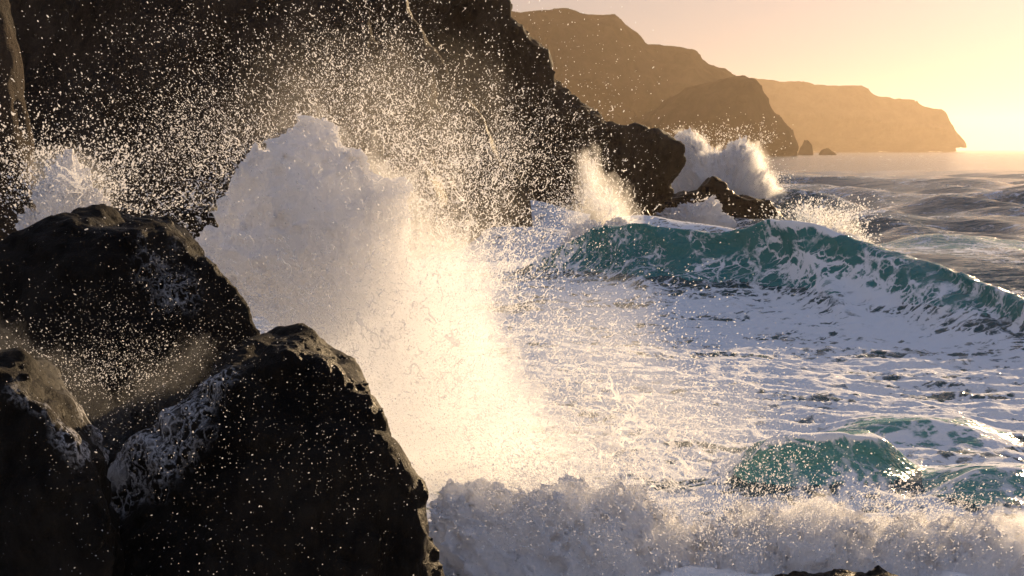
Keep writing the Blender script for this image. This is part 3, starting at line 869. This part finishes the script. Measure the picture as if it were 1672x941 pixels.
droplets(sp, [(630, 290, 26.2, 150, 110, 1.0, 100000), (430, 290, 26, 130, 100, 1.2, 34000), (770, 360, 24.8, 90, 90, 1.0, 36000), (560, 140, 25.0, 150, 90, 1.6, 20000),
              (250, 210, 24.0, 150, 100, 2.0, 9000), (880, 330, 25, 60, 80, 1.5, 3500), (790, 540, 24, 80, 100, 0.9, 28000), (650, 620, 23.8, 110, 80, 0.5, 30000), (860, 700, 22.6, 90, 80, 1.0, 36000), (470, 520, 23.4, 90, 50, 0.5, 20000),
              (360, 530, 22.2, 80, 60, 0.6, 26000), (980, 610, 22.8, 110, 75, 1.0, 30000), (1120, 690, 21, 90, 60, 0.8, 14000), (120, 320, 22, 110, 70, 1.2, 5000)], (660, 700), 24.5, 0.0037)
droplets(sp, [(450, 720, 11.5, 260, 150, 0.5, 5500), (180, 500, 15, 170, 130, 1.0, 9000), (560, 440, 23.2, 150, 110, 0.4, 3500)], (700, 800), 20, 0.0020, 0.45, name='near_droplets')
strands(sp, [(660, 290, 25.8, 110, 80, 0.8, 1500), (420, 320, 25.5, 80, 60, 1.0, 600), (770, 400, 24.5, 60, 70, 0.8, 1300), (560, 490, 23.4, 150, 80, 0.3, 900), (850, 640, 23, 60, 90, 0.8, 1300),
             (380, 520, 22.5, 80, 60, 0.6, 1100), (990, 720, 20.8, 90, 60, 0.6, 900)], (660, 700), 24.5, 0.20, 0.0052, wig=0.7)
mist(sp, 660, 520, 24.3, 2.6, 1.5, 2.7, Mi_soft, 12)
mist(sp, 880, 740, 22.6, 2.0, 1.3, 1.3, Mi_soft)
mist(sp, 1000, 640, 22.5, 2.4, 1.6, 1.5, Mv_drift)
mist(sp, 1120, 690, 21.5, 2.0, 1.5, 1.0, Mv_drift)
mist(sp, 930, 530, 25, 2.2, 1.6, 1.3, Mv_drift)
mist(sp, 350, 560, 22.4, 1.3, 0.9, 0.9, Mi_soft)
mist(sp, 600, 260, 24.5, 3.6, 2.2, 2.8, Mi_thin)
mist(sp, 760, 380, 24.5, 1.8, 1.5, 1.6, Mi_thin)

# small splash behind the broad left boulder -------------------------------------
b = at(110, 340, 24)
s2 = thing('splash', (b[0], 24, 0), 'small splash leaping behind the top of the broad left boulder', 'splash', 'waves bursting on the rocks')
plume('foam_plume', [(35, 420), (58, 335), (78, 308), (98, 280), (116, 262), (132, 285), (142, 308), (156, 335), (175, 420)], 24, 0.28, 0.03, (110, 420), s2, M_foam, (0.18, 0.12, 0.06), 1.6, 0.22, 3.0)
lace(s2, [(30, 330), (70, 250), (150, 230), (190, 300), (180, 350), (60, 350)], 23.6, 0.011, 2.4, 0.011, 0.3, 2.0)
droplets(s2, [(100, 280, 23.8, 70, 45, 0.8, 9000), (230, 315, 24.5, 70, 40, 0.6, 6000)], (110, 420), 24, 0.0058)
strands(s2, [(110, 290, 23.8, 40, 30, 0.4, 400)], (110, 420), 24, 0.18, 0.005, wig=0.7)
mist(s2, 120, 300, 24, 1.1, 0.8, 0.8, Mi_soft)

# far splash behind the rocky point ------------------------------------------------
b = at(1170, 330, 136)
s3 = thing('splash', (b[0], 136, 0), 'far white splash bursting behind the low rocky point', 'splash', 'waves bursting on the rocks')
plume('foam_plume', [(1075, 350), (1082, 300), (1092, 278), (1104, 250), (1114, 228), (1128, 226), (1142, 244), (1160, 250), (1178, 252), (1196, 244), (1212, 238), (1226, 250), (1236, 275), (1250, 300),
                     (1262, 318), (1272, 360)], 137, 2.2, 0.13, (1170, 360), s3, M_foam_far, (0.9, 0.5, 0.25), 0.4, 0.9, 5.0)
veil([(1080, 352), (1088, 305), (1098, 275), (1110, 248), (1120, 232), (1134, 234), (1154, 256), (1180, 260), (1200, 248), (1214, 240), (1228, 260), (1240, 285), (1256, 312), (1272, 335), (1280, 362)],
     136.5, 3.0, 0.22, (1170, 360), s3, Mv_far, (1.1, 0.8, 0.5), 0.45, 1.6, 7.0)
droplets(s3, [(1120, 235, 136, 22, 14, 1.5, 4000), (1215, 232, 136, 24, 16, 1.5, 3500), (1255, 300, 136, 16, 22, 1.5, 3500)], (1170, 350), 136, 0.024, 0.5, 2.0)
mist(s3, 1125, 265, 136, 2.8, 2, 2.6, Mi_far)
mist(s3, 1215, 270, 136, 3.0, 2, 3.0, Mi_far)
mist(s3, 1255, 315, 135, 2.4, 2, 2.0, Mi_far)
# wash in front of the point
s5 = thing('splash', (at(1110, 350, 119)[0], 119, 0), 'low white wash of foam along the near side of the rocky point', 'splash', 'waves bursting on the rocks')
plume('foam_plume', [(1062, 372), (1072, 350), (1092, 344), (1120, 336), (1148, 330), (1164, 322), (1174, 334), (1178, 352), (1200, 358), (1200, 372)], 119.5, 0.9, 0.09, (1120, 375), s5, M_foam_far, (0.4, 0.25, 0.1), 0.8, 0.25, 6.0)
droplets(s5, [(1150, 335, 119, 22, 9, 0.6, 500)], (1120, 375), 119, 0.03)

# narrow golden splash at the foot of the cliff --------------------------------------
s4 = thing('splash', (at(985, 400, 79)[0], 79, 0), 'narrow golden veil of spray rising against the cliff foot', 'splash', 'waves bursting on the rocks')
plume('foam_plume', [(915, 412), (930, 385), (945, 372), (965, 365), (990, 372), (1010, 362), (1040, 380), (1060, 412)], 78, 0.7, 0.06, (980, 420), s4, M_foam_far, (0.3, 0.2, 0.1), 1.0, 0.3, 8.0)
droplets(s4, [(965, 300, 79, 16, 36, 0.8, 4500), (1005, 340, 79, 24, 28, 0.8, 4500), (930, 350, 78, 24, 28, 0.8, 3000)], (985, 420), 79, 0.013, 0.5, 3.0)
strands(s4, [(975, 320, 79, 14, 30, 0.5, 160), (1010, 350, 79, 20, 18, 0.5, 120)], (985, 420), 79, 0.9, 0.028)
veil([(910, 412), (925, 370), (940, 330), (946, 285), (950, 250), (962, 246), (978, 270), (996, 290), (1016, 305), (1030, 330), (1040, 360), (1066, 400), (1066, 416)], 79, 0.9, 0.1, (985, 420), s4, Mv_wisp,
     (0.6, 0.4, 0.25), 0.9, 0.7, 3.0)
mist(s4, 966, 310, 79, 0.9, 0.8, 2.4, Mi_soft, -8)
mist(s4, 1000, 350, 79, 1.5, 1.0, 1.7, Mi_soft)
mist(s4, 945, 370, 78, 1.2, 1.0, 1.2, Mi_soft)

# spray torn from the crest of the large wave ------------------------------------------
w0 = wave_obj[0]
droplets(w0, [(1335, 364, 55.3, 40, 15, 0.5, 9000), (1345, 348, 55.6, 44, 12, 0.6, 2600), (1410, 392, 54, 12, 8, 0.4, 900), (1080, 430, 58, 70, 24, 0.4, 1800)], (1335, 420), 55, 0.011, name='crest_spray')
plume('crest_foam', [(1268, 392), (1285, 382), (1305, 376), (1330, 371), (1350, 374), (1375, 380), (1395, 388), (1415, 402), (1400, 412), (1340, 396), (1290, 394)], 54.9, 0.28, 0.04, (1335, 420), w0, M_foam, (0.14, 0.10, 0.06), 2.0, 0.14, 2.5)

veil([(1250, 396), (1275, 368), (1310, 352), (1345, 346), (1380, 352), (1405, 374), (1425, 402), (1380, 398), (1320, 392)], 55.2, 0.7, 0.08, (1335, 430), w0, Mv_wisp, (0.4, 0.25, 0.15), 1.2, 0.4, 4.0)
# line of white foam in the foreground ----------------------------------------------------
fr = thing('foam_bank', (at(1250, 900, 19.5)[0], 19.5, 0), 'churning bank of white foam rolling along the bottom edge', 'foam', None)
plume('foam_crest', [(700, 1010), (712, 850), (735, 800), (775, 790), (815, 805), (850, 812), (885, 796), (925, 792), (960, 800), (1005, 806), (1050, 815), (1080, 850), (1130, 872), (1180, 852), (1205, 836), (1250, 844),
                     (1300, 838), (1345, 826), (1385, 846), (1430, 856), (1475, 856), (1520, 858), (1570, 856), (1620, 850), (1680, 862), (1760, 858), (1860, 870), (1960, 900), (1960, 1010)],
      19.6, 1.15, 0.03, (1250, 1300), fr, M_foam, (0.34, 0.22, 0.16), 1.3, 0.12, 9.0)
droplets(fr, [(1000, 790, 19.4, 130, 40, 0.6, 26000), (1420, 835, 19.4, 210, 24, 0.5, 26000), (1200, 720, 20.5, 130, 60, 0.9, 6000), (830, 810, 19.5, 70, 45, 0.5, 12000), (1200, 880, 18.4, 300, 40, 0.3, 16000)], (1200, 1000), 19.6, 0.0036)
strands(fr, [(950, 795, 19.4, 100, 30, 0.4, 1100), (1400, 835, 19.4, 200, 14, 0.4, 900), (1150, 880, 18.3, 260, 40, 0.2, 350)], (1200, 1100), 19.6, 0.11, 0.0032, wig=0.5)
veil([(690, 1010), (700, 830), (735, 775), (790, 760), (850, 785), (900, 770), (960, 775), (1005, 785), (1050, 800), (1080, 840), (1130, 860), (1180, 845), (1250, 832), (1345, 815), (1430, 846),
      (1520, 840), (1620, 835), (1760, 845), (1960, 890), (1960, 1010)], 19.4, 1.0, 0.05, (1250, 1300), fr, Mv_thick, (0.42, 0.3, 0.18), 1.3, 0.05, 2.0)
mist(fr, 900, 860, 19.2, 1.5, 0.8, 0.8, Mi_soft)

# water running down the gully between the boulders ------------------------------------------
gw = thing('runoff', (at(190, 650, 14.6)[0], 14.6, at(190, 720, 14.6)[2]), 'foaming water draining through the gully between the dark boulders', 'white water', None)
veil([(-20, 548), (40, 566), (90, 588), (140, 628), (176, 668), (205, 652), (240, 622), (285, 594), (322, 568), (306, 604), (256, 640), (222, 668), (200, 694), (180, 724), (160, 700), (128, 654), (84, 614), (40, 588), (-20, 570)],
     13.5, 0.3, 0.022, (180, 800), gw, Mv_gully, (0.22, 0.2, 0.14), 2.0, 0.1, 4.5, off=0.03)
droplets(gw, [(160, 600, 14.5, 110, 30, 0.5, 9000)], (180, 720), 14.7, 0.0021)
